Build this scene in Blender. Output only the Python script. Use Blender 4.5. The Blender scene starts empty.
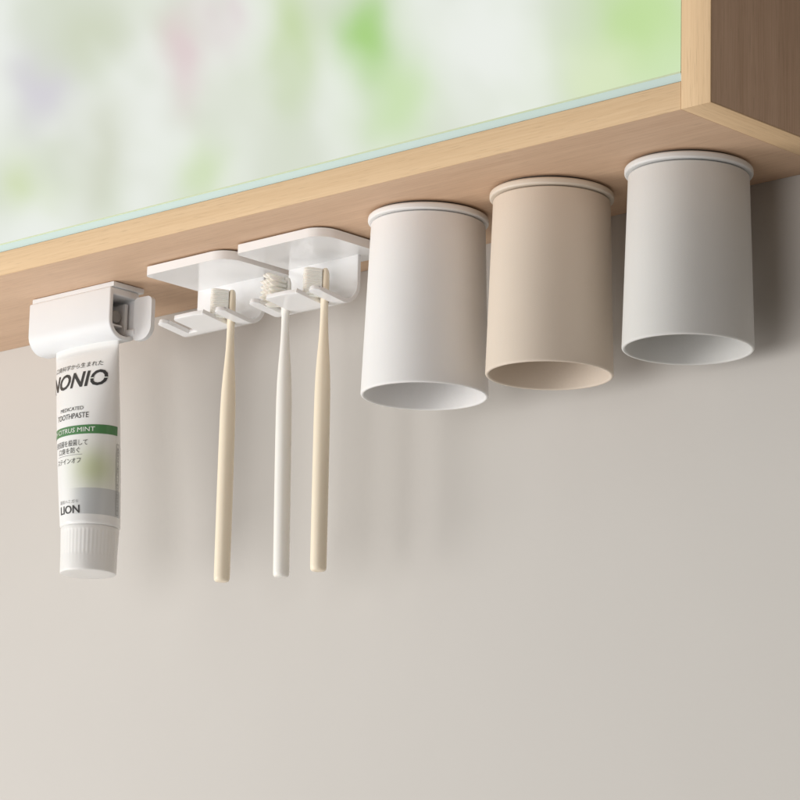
import bpy, bmesh, math, random
from mathutils import Vector, Matrix
import numpy as np

S = 0.1            # everything below is written in decimetres and built in metres
sc = bpy.context.scene
col = sc.collection
R = math.radians
random.seed(7)

# ------------------------------------------------------------------ camera
CAM = Vector((10.399, -13.177, -5.429))
RIGHT = Vector((0.7334, 0.6794, 0.0236)); FWD = Vector((-0.6660, 0.7113, 0.2245))
FWD.normalize(); RIGHT = (RIGHT - RIGHT.dot(FWD) * FWD).normalized(); UP = RIGHT.cross(FWD)
cd = bpy.data.cameras.new('camera'); cam = bpy.data.objects.new('camera', cd); col.objects.link(cam)
m = Matrix.Identity(4)
for i in range(3):
    m[i][0] = RIGHT[i]; m[i][1] = UP[i]; m[i][2] = -FWD[i]; m[i][3] = CAM[i] * S
cam.matrix_world = m
cd.sensor_width = 36; cd.lens = 3395.3 / 800 * 36; cd.clip_start = 0.05; cd.clip_end = 100
sc.camera = cam
sc.render.resolution_x = sc.render.resolution_y = 1024

# ------------------------------------------------------------------ world: a dim room with a bright garden behind the camera
def N(nt, t, **kw):
    n = nt.nodes.new(t)
    for k, v in kw.items(): setattr(n, k, v)
    return n
def math_(nt, op, a, b=None, clamp=False):
    n = N(nt, 'ShaderNodeMath', operation=op, use_clamp=clamp)
    for i, v in enumerate((a, b)):
        if v is None: continue
        if isinstance(v, (int, float)): n.inputs[i].default_value = v
        else: nt.links.new(v, n.inputs[i])
    return n.outputs[0]
def mixc(nt, f, a, b):
    n = N(nt, 'ShaderNodeMix', data_type='RGBA')
    for k, v in ((0, f), (6, a), (7, b)):
        if isinstance(v, (int, float)): n.inputs[k].default_value = v
        elif isinstance(v, tuple): n.inputs[k].default_value = (*v[:3], 1)
        else: nt.links.new(v, n.inputs[k])
    return n.outputs[2]
def smooth(nt, v, a, b):
    n = N(nt, 'ShaderNodeMapRange', interpolation_type='SMOOTHSTEP')
    nt.links.new(v, n.inputs[0]); n.inputs[1].default_value = a; n.inputs[2].default_value = b
    return n.outputs[0]

w = bpy.data.worlds.new('World'); sc.world = w; w.use_nodes = True
nt = w.node_tree; nt.nodes.clear()
tc = N(nt, 'ShaderNodeTexCoord'); sep = N(nt, 'ShaderNodeSeparateXYZ'); nt.links.new(tc.outputs['Generated'], sep.inputs[0])
az = math_(nt, 'MULTIPLY', math_(nt, 'ARCTAN2', sep.outputs[1], sep.outputs[0]), 180 / math.pi)    # garden lies round -133 degrees
el = math_(nt, 'MULTIPLY', math_(nt, 'ARCSINE', sep.outputs[2]), 180 / math.pi)
noise = N(nt, 'ShaderNodeTexNoise'); noise.inputs['Scale'].default_value = 1.0; noise.inputs['Detail'].default_value = 2
cmb = N(nt, 'ShaderNodeCombineXYZ'); nt.links.new(math_(nt, 'MULTIPLY', az, 0.75), cmb.inputs[0]); nt.links.new(math_(nt, 'MULTIPLY', el, 0.5), cmb.inputs[1])
nt.links.new(cmb.outputs[0], noise.inputs['Vector'])
base = mixc(nt, smooth(nt, noise.outputs[0], .38, .66), (.905, .905, .875), (.74, .76, .67))
noise2 = N(nt, 'ShaderNodeTexNoise'); noise2.inputs['Scale'].default_value = 1.0; noise2.inputs['Detail'].default_value = 3
cmb2 = N(nt, 'ShaderNodeCombineXYZ'); nt.links.new(math_(nt, 'MULTIPLY', az, 1.3), cmb2.inputs[0]); nt.links.new(math_(nt, 'MULTIPLY', el, 0.8), cmb2.inputs[1]); cmb2.inputs[2].default_value = 7
nt.links.new(cmb2.outputs[0], noise2.inputs['Vector'])
base = mixc(nt, math_(nt, 'MULTIPLY', smooth(nt, noise2.outputs[0], .50, .72), .25), base, (.62, .69, .47))
azd = math_(nt, 'ADD', az, math_(nt, 'MULTIPLY', math_(nt, 'SUBTRACT', noise2.outputs[0], .5), 1.5))
eld = math_(nt, 'ADD', el, math_(nt, 'MULTIPLY', math_(nt, 'SUBTRACT', noise.outputs[0], .5), 2.4))
# soft leaf and flower masses of the garden: azimuth, elevation, spreads, colour, strength
GARDEN = [(-133.77, 19.26, 0.43, 1.01, (0.36, 0.64, 0.16), 1),
          (-133.38, 18.02, 0.56, 0.8, (0.62, 0.78, 0.44), 0.94),
          (-128.93, 19.33, 1.2, 1.6, (0.52, 0.74, 0.28), 0.9),
          (-128.38, 18.33, 0.8, 1.2, (0.64, 0.8, 0.46), 0.7),
          (-129.72, 18.74, 0.65, 0.64, (0.8, 0.86, 0.62), 0.75),
          (-135.17, 19.14, 0.43, 0.89, (0.58, 0.7, 0.38), 1),
          (-137.05, 18.73, 0.28, 0.89, (0.8, 0.58, 0.64), 0.85),
          (-139.56, 18.14, 0.43, 0.76, (0.70, 0.63, 0.76), 0.75),
          (-138.73, 19.18, 0.72, 0.64, (0.66, 0.69, 0.54), 0.88),
          (-138.47, 16.74, 0.47, 0.98, (0.64, 0.65, 0.52), 0.81),
          (-139.77, 16.26, 0.47, 0.55, (0.64, 0.73, 0.40), 0.8),
          (-136.63, 16.57, 0.35, 0.76, (0.62, 0.74, 0.42), 0.88),
          (-135.98, 17.94, 0.56, 0.85, (0.76, 0.78, 0.68), 0.62),
          (-136.38, 19.26, 0.26, 0.64, (0.76, 0.56, 0.64), 0.7)]
for a0, e0, sa, se, c, k in GARDEN:
    q = math_(nt, 'ADD', math_(nt, 'POWER', math_(nt, 'DIVIDE', math_(nt, 'ABSOLUTE', math_(nt, 'SUBTRACT', azd, a0)), sa), 2.),
              math_(nt, 'POWER', math_(nt, 'DIVIDE', math_(nt, 'ABSOLUTE', math_(nt, 'SUBTRACT', eld, e0)), se), 2.))
    g = math_(nt, 'MULTIPLY', math_(nt, 'EXPONENT', math_(nt, 'MULTIPLY', q, -1)), k, True)
    base = mixc(nt, g, base, c)
win = math_(nt, 'MULTIPLY', smooth(nt, math_(nt, 'ABSOLUTE', math_(nt, 'ADD', az, 140)), 36, 24), smooth(nt, el, -2, 6))
win = math_(nt, 'MULTIPLY', win, smooth(nt, el, 55, 35))
room = mixc(nt, smooth(nt, el, -60, 30), (.22, .20, .185), (.15, .145, .14))
away = N(nt, 'ShaderNodeMapRange'); nt.links.new(sep.outputs[0], away.inputs[0]); away.inputs[1].default_value = -.2; away.inputs[2].default_value = .7
room = mixc(nt, away.outputs[0], room, (.10, .085, .075))      # room darkened to the right, to keep the cabinet side and wall there dark
fin = mixc(nt, win, room, base)
bg = N(nt, 'ShaderNodeBackground'); nt.links.new(fin, bg.inputs[0]); bg.inputs[1].default_value = 1.0
out = N(nt, 'ShaderNodeOutputWorld'); nt.links.new(bg.outputs[0], out.inputs[0])

# ------------------------------------------------------------------ lamps
def area(name, loc, target, size, power, color):
    l = bpy.data.lights.new(name, 'AREA'); l.shape = 'DISK'; l.size = size; l.energy = power; l.color = color
    o = bpy.data.objects.new(name, l); col.objects.link(o)
    o.location = Vector(loc); o.rotation_euler = (Vector(target) - Vector(loc)).to_track_quat('-Z', 'Y').to_euler()
area('key_lamp', (-1.74, -1.38, -.60), (-.30, .07, -.08), 1.1, 23.5, (1, .985, .968))
area('front_fill', (-.15, -1.8, -.50), (-.34, .07, -.08), 1.5, 15.5, (1, .985, .97))  # added frontal fill, lifts the middle of the cups
area('low_fill', (-1.2, -.8, -1.5), (-.35, .07, -.02), 1.0, 8.5, (1, .975, .95))  # added fill from below, for the cabinet underside and cup insides

sc.view_settings.view_transform = 'Standard'; sc.view_settings.look = 'None'
sc.view_settings.exposure = 0; sc.view_settings.gamma = 1
sc.render.engine = 'CYCLES'

# ------------------------------------------------------------------ materials
def mat(name, color, rough=.5, spec=.5, sss=0, coat=0):
    mt = bpy.data.materials.new(name); mt.use_nodes = True
    b = mt.node_tree.nodes['Principled BSDF']
    b.inputs['Base Color'].default_value = (*color, 1); b.inputs['Roughness'].default_value = rough
    b.inputs['Specular IOR Level'].default_value = spec
    if sss: b.inputs['Subsurface Weight'].default_value = sss; b.inputs['Subsurface Radius'].default_value = (.004, .003, .002)
    if coat: b.inputs['Coat Weight'].default_value = coat; b.inputs['Coat Roughness'].default_value = .12
    return mt, mt.node_tree, b
def plastic(name, color, rough=.4, bump=.04, scale=900, sss=.08, spec=.5):
    mt, t, b = mat(name, color, rough, spec, sss)
    tcx = N(t, 'ShaderNodeTexCoord'); n = N(t, 'ShaderNodeTexNoise'); n.inputs['Scale'].default_value = scale; n.inputs['Detail'].default_value = 3
    t.links.new(tcx.outputs['Object'], n.inputs['Vector'])
    if 'bristle' in name: b.inputs['Subsurface Weight'].default_value = .15
    bp = N(t, 'ShaderNodeBump'); bp.inputs['Strength'].default_value = bump; bp.inputs['Distance'].default_value = .001
    t.links.new(n.outputs[0], bp.inputs['Height']); t.links.new(bp.outputs[0], b.inputs['Normal'])
    n2 = N(t, 'ShaderNodeTexNoise'); n2.inputs['Scale'].default_value = 45
    t.links.new(tcx.outputs['Object'], n2.inputs['Vector'])
    c = mixc(t, n2.outputs[0], tuple(v * .975 for v in color), tuple(min(1, v * 1.02) for v in color))
    t.links.new(c, b.inputs['Base Color'])
    return mt
def wood(name, axis, light=(.73, .52, .36), dark=(.61, .41, .275)):
    mt, t, b = mat(name, light, .55, .25)
    tcx = N(t, 'ShaderNodeTexCoord'); mp = N(t, 'ShaderNodeMapping')
    sc_ = [160, 160, 160]; sc_[axis] = 3.2
    mp.inputs['Scale'].default_value = sc_; t.links.new(tcx.outputs['Object'], mp.inputs[0])
    fine = N(t, 'ShaderNodeTexNoise'); fine.inputs['Scale'].default_value = 5.5; fine.inputs['Detail'].default_value = 5; fine.inputs['Roughness'].default_value = .65
    t.links.new(mp.outputs[0], fine.inputs['Vector'])
    broad = N(t, 'ShaderNodeTexNoise'); broad.inputs['Scale'].default_value = .55; broad.inputs['Detail'].default_value = 4; broad.inputs['Distortion'].default_value = .6
    t.links.new(mp.outputs[0], broad.inputs['Vector'])
    f = math_(t, 'ADD', math_(t, 'MULTIPLY', smooth(t, fine.outputs[0], .33, .70), .55), math_(t, 'MULTIPLY', smooth(t, broad.outputs[0], .28, .72), .45), True)
    c = mixc(t, f, light, dark)
    # pores: short dark dashes along the grain
    mp2 = N(t, 'ShaderNodeMapping'); s2 = [1500, 1500, 1500]; s2[axis] = 60
    mp2.inputs['Scale'].default_value = s2; t.links.new(tcx.outputs['Object'], mp2.inputs[0])
    por = N(t, 'ShaderNodeTexNoise'); por.inputs['Scale'].default_value = 1; por.inputs['Detail'].default_value = 1
    t.links.new(mp2.outputs[0], por.inputs['Vector'])
    c = mixc(t, math_(t, 'MULTIPLY', smooth(t, por.outputs[0], .60, .72), .30), c, tuple(v * .6 for v in dark))
    t.links.new(c, b.inputs['Base Color'])
    bp = N(t, 'ShaderNodeBump'); bp.inputs['Strength'].default_value = .12; bp.inputs['Distance'].default_value = .0004; bp.invert = True
    t.links.new(f, bp.inputs['Height']); t.links.new(bp.outputs[0], b.inputs['Normal'])
    return mt

M = {}
M['white'] = plastic('white_plastic', (.84, .84, .84), .11, .0)
M['clip'] = plastic('clip_plastic', (.77, .78, .79), .5, .03)
M['cup_white'] = plastic('white_cup_plastic', (.82, .81, .80), .5, .05, spec=.35)
M['cup_beige'] = plastic('beige_cup_plastic', (.70, .605, .505), .5, .05, spec=.35)
M['cup_grey'] = plastic('grey_cup_plastic', (.66, .655, .635), .5, .05, spec=.35)
M['mount_beige'] = plastic('beige_mount_plastic', (.72, .64, .54), .45, .04)
M['mount_grey'] = plastic('grey_mount_plastic', (.72, .72, .71), .45, .04)
M['cream'] = plastic('cream_handle_plastic', (.87, .765, .60), .42, .05, sss=.15)
M['ivory'] = plastic('white_handle_plastic', (.86, .84, .79), .42, .05, sss=.15)
M['bristle'] = plastic('bristle_nylon', (1.0, .955, .875), .5, .0, sss=0)
M['tape'] = mat('adhesive_tape', (.05, .045, .04), .7)[0]
M['dark'] = plastic('grey_roller_plastic', (.30, .29, .28), .4)
M['wood_x'] = wood('oak_veneer_along', 0)
M['wood_z'] = wood('oak_veneer_upright', 2, (.68, .47, .33), (.54, .355, .235))
M['band_x'] = wood('oak_edge_band', 0, (.80, .58, .355), (.70, .485, .28))
M['band_z'] = wood('oak_edge_band_upright', 2, (.79, .57, .345), (.68, .47, .27))
M['band_y'] = wood('oak_edge_band_deep', 1, (.79, .57, .345), (.68, .47, .27))
M['ink'] = mat('black_ink', (.035, .035, .035), .4)[0]
M['ink_grey'] = mat('grey_ink', (.30, .30, .30), .4)[0]
M['green'] = mat('green_ink', (.075, .215, .08), .35)[0]
M['white_ink'] = mat('white_ink', (.8, .84, .78), .35)[0]
M['cap'] = plastic('white_cap_plastic', (.80, .79, .77), .38, .02)

mt, t, b = mat('mirror_glass', (.93, .96, .94), .035); b.inputs['Metallic'].default_value = 1
nn = N(t, 'ShaderNodeTexNoise'); nn.inputs['Scale'].default_value = 6; tcx = N(t, 'ShaderNodeTexCoord'); t.links.new(tcx.outputs['Object'], nn.inputs['Vector'])
rr = N(t, 'ShaderNodeMapRange'); rr.inputs[3].default_value = .03; rr.inputs[4].default_value = .045; t.links.new(nn.outputs[0], rr.inputs[0]); t.links.new(rr.outputs[0], b.inputs['Roughness'])
M['mirror'] = mt
M['glass_edge'] = plastic('glass_edge', (.53, .66, .62), .35, .0, sss=0)
M['edge_glow'] = plastic('edge_glow', (.66, .74, .50), .15, .0, sss=0)

mt, t, b = mat('wall_paint', (.6, .55, .5), .75, .25)
tcx = N(t, 'ShaderNodeTexCoord'); n1 = N(t, 'ShaderNodeTexNoise'); n1.inputs['Scale'].default_value = 7; n1.inputs['Detail'].default_value = 5
n2 = N(t, 'ShaderNodeTexNoise'); n2.inputs['Scale'].default_value = 420; n2.inputs['Detail'].default_value = 3
for n in (n1, n2): t.links.new(tcx.outputs['Object'], n.inputs['Vector'])
t.links.new(mixc(t, n1.outputs[0], (.555, .532, .50), (.585, .562, .53)), b.inputs['Base Color'])
bp = N(t, 'ShaderNodeBump'); bp.inputs['Strength'].default_value = .08; bp.inputs['Distance'].default_value = .0006
t.links.new(n2.outputs[0], bp.inputs['Height']); t.links.new(bp.outputs[0], b.inputs['Normal'])
M['wall'] = mt

# tube: white with the printed green glow and grey panel, laid out on the tube's own UV (arc length, height)
mt, t, b = mat('printed_tube', (.82, .82, .81), .3, .5, .05)
uv = N(t, 'ShaderNodeUVMap'); uv.uv_map = 'UVMap'; sp = N(t, 'ShaderNodeSeparateXYZ'); t.links.new(uv.outputs[0], sp.inputs[0])
U, Vv = sp.outputs[0], sp.outputs[1]
q = math_(t, 'ADD', math_(t, 'POWER', math_(t, 'DIVIDE', math_(t, 'ABSOLUTE', math_(t, 'SUBTRACT', U, .19)), .15), 2.), math_(t, 'POWER', math_(t, 'DIVIDE', math_(t, 'ABSOLUTE', math_(t, 'SUBTRACT', Vv, -1.185)), .135), 2.))
blob = math_(t, 'MULTIPLY', math_(t, 'EXPONENT', math_(t, 'MULTIPLY', q, -1)), .62)
c = mixc(t, blob, (.82, .82, .81), (.42, .50, .17))
inbox = math_(t, 'MULTIPLY', math_(t, 'LESS_THAN', Vv, -1.31), math_(t, 'GREATER_THAN', Vv, -1.475))
inbox = math_(t, 'MULTIPLY', inbox, math_(t, 'MULTIPLY', smooth(t, U, .0, .14), math_(t, 'LESS_THAN', U, .40)))
c = mixc(t, math_(t, 'MULTIPLY', inbox, .85), c, (.50, .52, .53))
t.links.new(c, b.inputs['Base Color'])
M['tube'] = mt

# ------------------------------------------------------------------ helpers
def mk(name, bm, material, parent=None, mods=(), smooth_=True, auto=40, world=True):
    """bmesh in decimetres -> ONE mesh object in metres (modifiers baked in)"""
    me = bpy.data.meshes.new(name); bmesh.ops.recalc_face_normals(bm, faces=bm.faces); bm.to_mesh(me); bm.free()
    o = bpy.data.objects.new(name, me); col.objects.link(o)
    for kind, kw in mods:
        md = o.modifiers.new(kind, kind)
        for k, v in kw.items(): setattr(md, k, v)
    if mods:
        dg = bpy.context.evaluated_depsgraph_get()
        me2 = bpy.data.meshes.new_from_object(o.evaluated_get(dg)); o.modifiers.clear(); o.data = me2; bpy.data.meshes.remove(me); me = me2; me.name = name
    off = parent.get('_o') if (parent is not None and world) else None
    if off is not None: me.transform(Matrix.Translation(-Vector(off)))
    me.transform(Matrix.Scale(S, 4))
    me.materials.clear(); me.materials.append(material)
    if smooth_:
        me.polygons.foreach_set('use_smooth', [True] * len(me.polygons))
        try: me.set_sharp_from_angle(angle=R(auto))
        except Exception: pass
    if parent is not None: o.parent = parent
    return o
def thing(name, label, cat, loc, group=None):
    o = bpy.data.objects.new(name, None); col.objects.link(o); o.location = Vector(loc) * S
    o['_o'] = list(loc); o.empty_display_size = .02
    o['label'] = label; o['category'] = cat
    if group: o['group'] = group
    return o
def bevel(bm, w, seg=3):
    bmesh.ops.bevel(bm, geom=bm.edges[:], offset=w, segments=seg, profile=.6, affect='EDGES', clamp_overlap=True)
def box(x0, x1, y0, y1, z0, z1, bw=0, seg=2, bm=None):
    b_ = bmesh.new(); bmesh.ops.create_cube(b_, size=1)
    for v in b_.verts: v.co = Vector((x0 + (v.co.x + .5) * (x1 - x0), y0 + (v.co.y + .5) * (y1 - y0), z0 + (v.co.z + .5) * (z1 - z0)))
    if bw: bevel(b_, bw, seg)
    if bm is None: return b_
    me = bpy.data.meshes.new('t'); b_.to_mesh(me); b_.free(); bm.from_mesh(me); bpy.data.meshes.remove(me); return bm
def join(bm, other):
    me = bpy.data.meshes.new('t'); other.to_mesh(me); other.free(); bm.from_mesh(me); bpy.data.meshes.remove(me); return bm
def lathe(profile, cx, cy, n=128, rfun=None):
    bm = bmesh.new(); rings = []
    for k, (r, z) in enumerate(profile):
        if r < 1e-6: rings.append([bm.verts.new((cx, cy, z))]); continue
        rings.append([bm.verts.new((cx + (r if rfun is None else rfun(r, z, 2 * math.pi * i / n)) * math.cos(2 * math.pi * i / n),
                                    cy + (r if rfun is None else rfun(r, z, 2 * math.pi * i / n)) * math.sin(2 * math.pi * i / n), z)) for i in range(n)])
    for a, b_ in zip(rings, rings[1:]):
        for i in range(n):
            j = (i + 1) % n
            if len(a) == 1 and len(b_) == 1: continue
            if len(a) == 1: bm.faces.new((a[0], b_[i], b_[j]))
            elif len(b_) == 1: bm.faces.new((a[i], a[j], b_[0]))
            else: bm.faces.new((a[i], a[j], b_[j], b_[i]))
    return bm
def arc(cx, cz, r, a0, a1, n):
    return [(cx + r * math.cos(R(a0 + (a1 - a0) * i / n)), cz + r * math.sin(R(a0 + (a1 - a0) * i / n))) for i in range(n + 1)]
def rounded_rect(x0, x1, y0, y1, radii, n=10):
    """corner order: (x0,y0) (x1,y0) (x1,y1) (x0,y1)"""
    P = []
    for (cx, cy, sx, sy, a), r in zip(((x0, y0, 1, 1, 180), (x1, y0, -1, 1, 270), (x1, y1, -1, -1, 0), (x0, y1, 1, -1, 90)), radii):
        P += arc(cx + sx * r, cy + sy * r, r, a, a + 90, n)
    return P
def prism(P, axis, a0, a1, bw=.008, seg=3):
    """closed outline P extruded along axis from a0 to a1, rim edges rounded"""
    bm = bmesh.new()
    def pt(p, a): return {0: (a, p[0], p[1]), 1: (p[0], a, p[1]), 2: (p[0], p[1], a)}[axis]
    lo = [bm.verts.new(pt(p, a0)) for p in P]; hi = [bm.verts.new(pt(p, a1)) for p in P]
    f0 = bm.faces.new(lo); f1 = bm.faces.new(list(reversed(hi))); n = len(P)
    for i in range(n): bm.faces.new((lo[i], lo[(i + 1) % n], hi[(i + 1) % n], hi[i]))
    if bw: bmesh.ops.bevel(bm, geom=list(set(f0.edges) | set(f1.edges)), offset=bw, segments=seg, profile=.5, affect='EDGES', clamp_overlap=True)
    return bm

# ------------------------------------------------------------------ setting: wall
D = 1.319; T = .152; W = .192
o = mk('wall', box(-40, 40, D, D + 1.0, -30, 30), M['wall'], smooth_=False); o['kind'] = 'structure'
o['label'] = 'plain warm beige painted wall behind the hanging bathroom things'

# ------------------------------------------------------------------ mirror cabinet
cab = thing('mirror_cabinet', 'pale oak mirror cabinet on the wall, its underside carrying cups and holders', 'cabinet', (-4, .6, 0))
XL = -11.0; H = 7.0
mk('bottom_board', box(XL, -.005, .007, D - .002, 0, T, .003), M['wood_x'], cab, auto=30)
mk('edge_band', box(XL, -.005, 0, .0065, 0, T, .0025), M['band_x'], cab, auto=30)
for x0, x1 in ((0, W), (XL - .005 - W, XL - .005)):
    mk('side_panel', box(x0, x1, .004, D - .002, .0045, H, .003), M['wood_z'], cab, auto=30)
    mk('edge_band', box(x0, x1, -.005, .0035, -.002, H, .003), M['band_z'], cab, auto=30)
    mk('edge_band', box(x0, x1, .0040, D - .002, -.002, .004, .0025), M['band_y'], cab, auto=30)
mk('top_board', box(XL, -.004, 0, D - .002, H - T, H, .004), M['wood_x'], cab, auto=30)
mk('back_panel', box(XL, -.004, D - .06, D - .004, T + .002, H - T - .002), M['wood_z'], cab, smooth_=False)
mir = mk('mirror', box(XL + .01, -.008, .003, .035, T + .0525, H - T - .02), M['mirror'], cab, smooth_=False)
bm = bmesh.new()
pr = [(.0035, T + .046), (.012, T + .006), (.034, T + .006), (.034, T + .051), (.003, T + .051)]
a = [bm.verts.new((XL + .01, y, z)) for y, z in pr]; b_ = [bm.verts.new((-.008, y, z)) for y, z in pr]
bm.faces.new(a); bm.faces.new(b_)
for i in range(5): bm.faces.new((a[i], a[(i + 1) % 5], b_[(i + 1) % 5], b_[i]))
oo = mk('bevelled_edge', bm, M['glass_edge'], cab, smooth_=False)
oo.parent = mir
oo = mk('edge_glow', box(XL + .01, -.008, .001, .006, T + .047, T + .056, .0015), M['edge_glow'], cab); oo.parent = mir  # thin lime strip, its colour stands in for the bright glow above the bevel

# ------------------------------------------------------------------ cups and their round mounts
def cup(x, h, material, label, mlabel, rb=.354, rt=.328, mm=None, CY=.655, k=1.):
    rb *= k; rt *= k
    mo = thing('cup_mount', mlabel, 'cup mount', (x, CY, 0), 'round mounts under the cabinet')
    pf = [(0, -.014)] + [(.332 * k, -.014)] + arc(.332 * k, -.030, .016, 90, 0, 5) + [(.332 * k + .016, -.042)] + arc(.332 * k + .006, -.044, .010, 0, -90, 5) + [(.20, -.054), (.20, -.10), (0, -.10)]
    mk('disc', lathe(pf, x, CY), mm or material, mo)
    mk('adhesive_pad', lathe([(0, -.0005), (.315, -.0005), (.315, -.0145), (0, -.0145)], x, CY), M['tape'], mo)
    c = thing('mouthwash_cup', label, 'cup', (x, CY, -h), 'mouthwash cups hanging upside down')
    th = .020
    z0 = -.060
    pf = [(.205, z0 - .002), (rt - .022, z0)] + arc(rt - .012, z0 - .012, .012, 90, 0, 5)
    pf += [(rt + (rb - rt) * k / 8, z0 - .012 - (h + z0 - .03) * k / 8) for k in range(1, 9)]
    pf += arc(rb - th / 2, -h + th / 2, th / 2, 0, -180, 10)
    pf += [(rb - th + (rt - rb) * k / 8, -h + .02 + (h - .16) * k / 8) for k in range(1, 9)]
    pf += arc(rt - th - .05, -.12, .05, 0, 90, 6) + [(.205, -.068), (.205, z0 - .002)]
    mk('cup_body', lathe(pf, x, CY, 160), material, c)
cup(-2.362, 1.07, M['cup_white'], 'white mouthwash cup hanging upside down, leftmost of the three cups', 'white round mount disc above the white cup', rb=.364, rt=.330)
cup(-1.490, 1.062, M['cup_beige'], 'beige mouthwash cup hanging upside down between the white and the grey cup', 'beige round mount disc above the beige cup', mm=M['mount_beige'], CY=.725, k=1.004)
cup(-.592, 1.030, M['cup_grey'], 'light grey mouthwash cup hanging upside down, rightmost, near the cabinet side', 'light grey round mount disc above the grey cup', mm=M['mount_grey'], CY=.818, k=1.008)

# ------------------------------------------------------------------ toothbrush holders
def holder(X0):
    h = thing('toothbrush_holder', 'white plastic toothbrush holder beside the toothpaste clip, holding one cream toothbrush', 'toothbrush holder', (X0 + .36, .65, 0), 'toothbrush holders under the cabinet')
    mk('mounting_plate', prism(rounded_rect(X0, X0 + .72, .39, .98, (.045, .13, .07, .045)), 2, -.066, -.012, .013), M['white'], h)
    mk('adhesive_pad', prism(rounded_rect(X0 + .03, X0 + .69, .42, .95, (.04, .10, .05, .04)), 2, -.0125, -.0005, 0), M['tape'], h)
    # J-shaped rack: web, bend, floor with two slots
    prof = [(.862, -.045), (.862, -.10), (.862, -.17), (.862, -.23)]
    prof += [(.742 + .12 * math.cos(R(a)), -.247 - .12 * math.sin(R(a))) for a in range(0, 91, 10)]
    n0 = len(prof)
    yb, yf = .742, .495
    prof += [(yb + (yf - yb) * k / 8, -.367 + .034 * k / 8) for k in range(1, 9)]
    xs = [0, .012, .035, .058, .078, .158, .175, .23, .29, .35, .405, .425, .495, .515, .54, .565, .58]
    bm = bmesh.new(); g = {}
    def vert(i, k):
        if (i, k) in g: return g[(i, k)]
        y, z = prof[k]; x = xs[i]
        if k >= n0:
            f = (k - n0 + 1) / 8
            if i <= 4 or i >= 12: y += .012 * f      # the outer prongs are a little shorter
        g[(i, k)] = bm.verts.new((X0 + x, y, z)); return g[(i, k)]
    for i in range(len(xs) - 1):
        for k in range(len(prof) - 1):
            if k >= n0 + 0 and i in (4, 11): continue
            bm.faces.new((vert(i, k), vert(i + 1, k), vert(i + 1, k + 1), vert(i, k + 1)))
    # round the free tips
    ke = len(prof) - 1
    for ends, rad in (((0, 4), .039), ((12, 16), .039), ((5, 10), .02)):
        xa, xb = X0 + xs[ends[0]], X0 + xs[ends[1]]
        for i in range(ends[0], ends[1] + 1):
            v = g[(i, ke)]; d = max(0, rad - min(v.co.x - xa, xb - v.co.x))
            v.co.y += rad - math.sqrt(max(0, rad * rad - d * d))
    mk('hook_rack', bm, M['white'], h, (('SOLIDIFY', dict(thickness=.026, offset=0)), ('BEVEL', dict(width=.009, segments=3, limit_method='ANGLE', angle_limit=R(50)))), auto=60)
    return h
def copy_tree(o, parent=None):
    c = o.copy(); col.objects.link(c)
    if parent: c.parent = parent
    for ch in list(o.children): copy_tree(ch, c)
    return c
H1X, H2X = -4.475, -3.675
h1 = holder(H1X)
h2 = copy_tree(h1); h2.location.x += (H2X - H1X) * S; h2.location.y += -.0008
h2['label'] = 'white plastic toothbrush holder next to the white cup, holding a white and a cream toothbrush'

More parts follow.
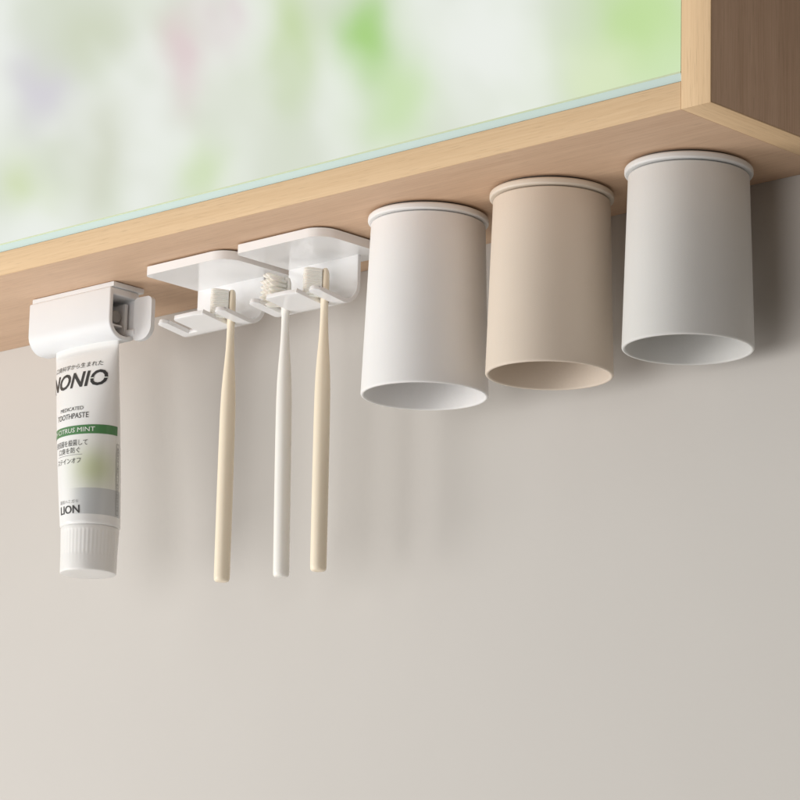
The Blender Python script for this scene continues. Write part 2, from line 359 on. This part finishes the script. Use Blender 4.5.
# ------------------------------------------------------------------ toothbrushes
def brush(x, y, length, hmat, label, coarse=False, ang=228, lean=0.):
    """x, y: where the neck passes the slot; bristles point along ang"""
    b0 = thing('toothbrush', label, 'toothbrush', (x, y, -.36), 'toothbrushes hanging in the holders')
    ztop = -.165; zend = -length
    ax = Vector((math.cos(R(ang)), math.sin(R(ang)), 0)); side = Vector((-ax.y, ax.x, 0))
    # sections: z, half width (across), half depth (along bristle direction), centre offset along ax
    sec = [(ztop, .010, .006), (ztop - .004, .028, .014), (ztop - .015, .044, .021), (ztop - .04, .054, .025), (ztop - .10, .058, .026), (ztop - .16, .050, .025), (ztop - .20, .034, .024),
           (ztop - .24, .024, .023), (-.46, .0235, .0235), (-.54, .026, .026), (-.62, .031, .031), (-.70, .037, .037), (-.80, .043, .043), (-.92, .0465, .0465), (-1.15, .048, .048), (-1.5, .0485, .0485),
           (zend + .03, .048, .048), (zend + .012, .046, .046), (zend + .003, .040, .040), (zend, .028, .028)]
    bm = bmesh.new(); n = 28; rings = []
    for z, a, d in sec:
        off = 0
        rings.append([bm.verts.new(Vector((x, y, z)) + side * (a * math.cos(t_)) + ax * (d * math.sin(t_) + off)) for t_ in [2 * math.pi * i / n for i in range(n)]])
    for r0, r1 in zip(rings, rings[1:]):
        for i in range(n): bm.faces.new((r0[i], r0[(i + 1) % n], r1[(i + 1) % n], r1[i]))
    bm.faces.new(rings[0]); bm.faces.new(rings[-1])
    mk('handle', bm, hmat, b0, auto=60)
    bm = bmesh.new()
    rows, cols, rad = (7, 4, .0135) if coarse else (14, 7, .0088)
    for r_ in range(rows):
        for c_ in range(cols):
            if r_ in (0, rows - 1) and c_ in (0, cols - 1): continue
            fz, fc = r_ / (rows - 1), c_ / (cols - 1) - .5
            p = Vector((x, y, ztop - .016 - .155 * fz)) + side * (fc * .088) + ax * .02
            L = .108 + random.uniform(-.003, .003) + (.014 if coarse else 0)
            d = (ax + Vector((0, 0, 1)) * ((.5 - fz) * (.26 if coarse else .14) + random.uniform(-.015, .015)) + side * (fc * (.35 if coarse else .15) + random.uniform(-.015, .015))).normalized()
            u = side; v = d.cross(u).normalized(); seg = 9
            rr_ = [(.0, rad * .8), (.5, rad), (.80, rad * .96), (.93, rad * .62), (1.0, rad * .2)]
            ring = [[bm.verts.new(p + d * (L * f) + (u * math.cos(2 * math.pi * i / seg) + v * math.sin(2 * math.pi * i / seg)) * q_) for i in range(seg)] for f, q_ in rr_]
            for a_, b2 in zip(ring, ring[1:]):
                for i in range(seg): bm.faces.new((a_[i], a_[(i + 1) % seg], b2[(i + 1) % seg], b2[i]))
            bm.faces.new(ring[-1])
    mk('bristles', bm, M['bristle'], b0)
    b0.rotation_euler = Matrix.Rotation(R(lean), 3, -FWD).to_euler()
    return b0
brush(H1X + .460, .700, 1.965, M['cream'], 'cream toothbrush hanging alone in the holder beside the toothpaste clip')
brush(H2X + .130, .695, 1.985, M['ivory'], 'white toothbrush, the only one with a white handle', True, 250, .9)
brush(H2X + .460, .690, 1.985, M['cream'], 'cream toothbrush right of the white toothbrush, in the holder next to the white cup', lean=.35)

# ------------------------------------------------------------------ toothpaste clip
CDX, CDY = -.09, .07
cl = thing('toothpaste_clip', 'white plastic toothpaste clip squeezing the tube, with a rounded side lever', 'toothpaste clip', (-5.18, .56, 0))
CX0, CX1 = -5.565 + CDX, -4.80 + CDX
mk('mounting_plate', box(CX0 + .010, CX1 + .010, .44 + CDY, .70 + CDY, -.036, -.004, .005), M['clip'], cl)
def shell_profile(y0, y1, zt, zb, r0, r1, th):
    outer = [(y0, zt)] + [(y0 + r0 - r0 * math.cos(R(a)), zb + r0 - r0 * math.sin(R(a))) for a in range(0, 91, 9)]
    outer += [(y1 - r1 + r1 * math.sin(R(a)), zb + r1 - r1 * math.cos(R(a))) for a in range(0, 91, 9)] + [(y1, zt)]
    return outer
# housing: U-shaped shell open at its ends, closed by a roof
outer = shell_profile(.425 + CDY, .67 + CDY, -.037, -.362, .12, .09, 0)
inner = [(p[0], p[1]) for p in shell_profile(.425 + CDY + .030, .67 + CDY - .028, -.085, -.362 + .030, .095, .065, 0)]
bm = bmesh.new()
ov = {}
for x in (CX0, CX1):
    ov[x] = ([bm.verts.new((x, *p)) for p in outer], [bm.verts.new((x, *p)) for p in inner])
n = len(outer)
for k in (0, 1):
    A, B = ov[CX0][k], ov[CX1][k]
    for i in range(n): bm.faces.new((A[i], A[(i + 1) % n], B[(i + 1) % n], B[i]))
for x in (CX0, CX1):
    A, B = ov[x]
    for i in range(n): bm.faces.new((A[i], A[(i + 1) % n], B[(i + 1) % n], B[i]))
mk('housing', bm, M['clip'], cl, (('BEVEL', dict(width=.010, segments=3, limit_method='ANGLE', angle_limit=R(40))),), auto=50)
# squeezing bars inside the housing
def rod(x0, x1, y, z, r, n=24):
    return prism(arc(y, z, r, 0, 360 - 360 / n, n - 1), 0, x0, x1, .006)
rb_ = rod(CX0 + .05, CX1 - .07, .545 + CDY, -.20, .04)
mk('roller', rb_, M['dark'], cl)
mk('squeeze_bar', box(CX0 + .04, CX1 - .05, .600 + CDY, .625 + CDY, -.31, -.11, .006), M['clip'], cl)
mk('guide_rib', box(CX0 + .04, CX1 - .06, .47 + CDY, .59 + CDY, -.265, -.252, .004), M['clip'], cl)
# lever: rounded paddle standing off the right end
P = rounded_rect(-.005, .142, -.358, -.082, (.03, .085, .035, .035))
bm = prism(P, 1, -.017, .017, .012)
bm.transform(Matrix.Translation((CX1 + .02, .63 + CDY, 0)) @ Matrix.Rotation(R(5), 4, 'Z'))
mk('lever', bm, M['clip'], cl)
bm = rod(CX1 - .06, CX1 + .03, .63 + CDY, -.30, .028)
mk('hinge_pin', bm, M['clip'], cl)

# ------------------------------------------------------------------ toothpaste tube
tb = thing('toothpaste_tube', 'white toothpaste tube with green band and black lettering hanging cap down in the clip', 'toothpaste', (-5.14, .57, -.4))
ZT, ZB = -.345, -1.525
CT = (-5.205, .605); CB = (-5.105, .605)
def sect(z):
    f = min(1, max(0, (z + .40) / (ZB + .40)))
    g = f ** .62
    a = .292 + (.187 - .292) * (f ** .8); b2 = .030 + (.187 - .030) * math.sin(min(1, g) * math.pi / 2) ** .95
    return CT[0] + (CB[0] - CT[0]) * f, CT[1] + (CB[1] - CT[1]) * f, a, b2
_cache = {}
def table(z):
    k = round(z, 3)
    if k not in _cache:
        cx, cy, a, b2 = sect(z)
        th = np.linspace(-math.pi, math.pi, 721); X = a * np.sin(th); Y = -b2 * np.cos(th)
        s = np.concatenate([[0], np.cumsum(np.hypot(np.diff(X), np.diff(Y)))]); s -= s[360]
        _cache[k] = (s, th)
    return _cache[k]
def surf(s, z, off=0):
    ss, th = table(z); t_ = float(np.interp(s, ss, th)); cx, cy, a, b2 = sect(z)
    x, y = a * math.sin(t_), -b2 * math.cos(t_)
    nx, ny = math.sin(t_) / a, -math.cos(t_) / b2; l = math.hypot(nx, ny)
    return Vector((cx + x + nx / l * off, cy + y + ny / l * off, z))
bm = bmesh.new(); uvl = bm.loops.layers.uv.new('UVMap'); nz, ns = 90, 256; grid = []
for k in range(nz + 1):
    z = ZT + (ZB - ZT) * k / nz; ss, th = table(z); per = ss[-1]
    grid.append([(bm.verts.new(surf(-per + 2 * per * i / ns, z)), -per + 2 * per * i / ns, z) for i in range(ns)])
for k in range(nz):
    per0 = table(grid[k][0][2])[0][-1]; per1 = table(grid[k + 1][0][2])[0][-1]
    for i in range(ns):
        j = (i + 1) % ns
        c4 = [grid[k][i], grid[k][j], grid[k + 1][j], grid[k + 1][i]]
        f = bm.faces.new([c[0] for c in c4])
        for lp, c, wr, pr_ in zip(f.loops, c4, (0, j == 0, j == 0, 0), (per0, per0, per1, per1)): lp[uvl].uv = (c[1] if not wr else pr_, c[2])
# shoulder
cx, cy = CB; last = [g_[0] for g_ in grid[-1]]
for rr_, dz in ((.185, -.005), (.180, -.010), (.10, -.014)):
    nw = [bm.verts.new((cx + (v.co.x - cx) * rr_ / math.hypot(v.co.x - cx, v.co.y - cy), cy + (v.co.y - cy) * rr_ / math.hypot(v.co.x - cx, v.co.y - cy), ZB + dz)) for v in last]
    for i in range(ns): bm.faces.new((last[i], last[(i + 1) % ns], nw[(i + 1) % ns], nw[i]))
    last = nw
body = mk('tube_body', bm, M['tube'], tb, auto=50)
# cap with ribs on its upper part
def ribs(r, z, a_):
    if r < .1: return r
    k = 1 if (-1.565 > z > -1.72) else 0
    return r - k * .0013 * (0.5 + 0.5 * math.cos(a_ * 44))
zc = ZB - .0105
pf = [(0, zc), (.165, zc)] + arc(.173, zc - .008, .008, 90, 0, 3) + [(.1805, -1.56), (.1805, -1.566)] + [(.180 - .0005 * k, -1.57 - .0145 * k) for k in range(11)] + [(.1755, -1.724), (.174, -1.80)] + arc(.166, -1.812, .008, 0, -90, 3) + [(.10, -1.8205), (0, -1.8205)]
mk('cap', lathe(pf, CB[0], CB[1] , 264, ribs), M['cap'], tb, auto=35)

def subdiv_map(bm, maxlen=.03, off=.0012):
    for _ in range(7):
        e = [e for e in bm.edges if e.calc_length() > maxlen]
        if not e: break
        bmesh.ops.subdivide_edges(bm, edges=e, cuts=1); bmesh.ops.triangulate(bm, faces=bm.faces[:])
    for v in bm.verts: v.co = surf(v.co.x, v.co.y, off)
def text(body_, s0, s1, zc_, h, material, name='lettering', bold=0., rot=False, off=.003, shear=0):
    """a line of print: between arc positions s0 and s1, centred on height zc_, h tall"""
    cu = bpy.data.curves.new('t', 'FONT'); cu.body = body_; cu.size = 1; cu.offset = bold; cu.resolution_u = 3; cu.shear = shear
    to = bpy.data.objects.new('t', cu); col.objects.link(to); dg = bpy.context.evaluated_depsgraph_get()
    me = bpy.data.meshes.new_from_object(to.evaluated_get(dg)); bpy.data.objects.remove(to); bpy.data.curves.remove(cu)
    bm = bmesh.new(); bm.from_mesh(me); bpy.data.meshes.remove(me)
    if not bm.verts: bm.free(); return
    xa = min(v.co.x for v in bm.verts); xb = max(v.co.x for v in bm.verts); ya = min(v.co.y for v in bm.verts); yb = max(v.co.y for v in bm.verts)
    for v in bm.verts:
        u, w_ = (v.co.x - xa) / (xb - xa), (v.co.y - ya) / (yb - ya)
        if rot: v.co = Vector((s0 + (s1 - s0) * (w_), zc_ + h * (.5 - u), 0))
        else: v.co = Vector((s0 + (s1 - s0) * u, zc_ + h * (w_ - .5), 0))
    subdiv_map(bm, .03, off)
    o_ = mk(name, bm, material, tb, smooth_=False); o_.parent = body; return o_
def patch(s0, s1, z0, z1, material, name, off=.002):
    bm = bmesh.new(); v = [bm.verts.new(p) for p in ((s0, z0, 0), (s1, z0, 0), (s1, z1, 0), (s0, z1, 0))]; bm.faces.new(v)
    subdiv_map(bm, .03, off); o_ = mk(name, bm, material, tb, smooth_=False); o_.parent = body; return o_
K = M['ink']
text('口臭科学から生まれた', -.235, .215, -.505, .036, K)
text('NONIO', -.275, .255, -.602, .106, K, bold=.02, shear=.12)
for sa, sb in ((.128, .160), (.222, .268)): patch(sa, sb, -.606, -.600, M['white_ink'], 'logo_gap', .0042)
text('MEDICATED', -.105, .105, -.795, .024, K)
text('TOOTHPASTE', -.145, .145, -.843, .036, K)
patch(-.345, .345, -.966, -.908, M['green'], 'green_band')
text('SPLASH CITRUS MINT', -.30, .19, -.937, .030, M['white_ink'], off=.0035)
text('原因菌を殺菌して', -.15, .145, -1.020, .040, K)
text('口臭を防ぐ', -.10, .095, -1.068, .038, K)
patch(-.11, .11, -1.099, -1.096, M['ink_grey'], 'rule_line')
text('ステインオフ', -.12, .10, -1.135, .034, K)
text('薬用ハミガキ', -.078, .085, -1.395, .024, M['ink_grey'])
text('LION', -.072, .092, -1.445, .052, K, bold=.012)
for a_ in ((.340, .343, -1.46, -1.02), (.370, .373, -1.46, -1.02), (.340, .373, -1.463, -1.46), (.340, .373, -1.02, -1.017)): patch(*a_, M['ink_grey'], 'frame_line')
text('歯周病予防 口臭防止 ムシ歯予防 歯を白くする', .347, .367, -1.24, .40, M['ink_grey'], rot=True)

for o in bpy.data.objects:
    if '_o' in o: del o['_o']
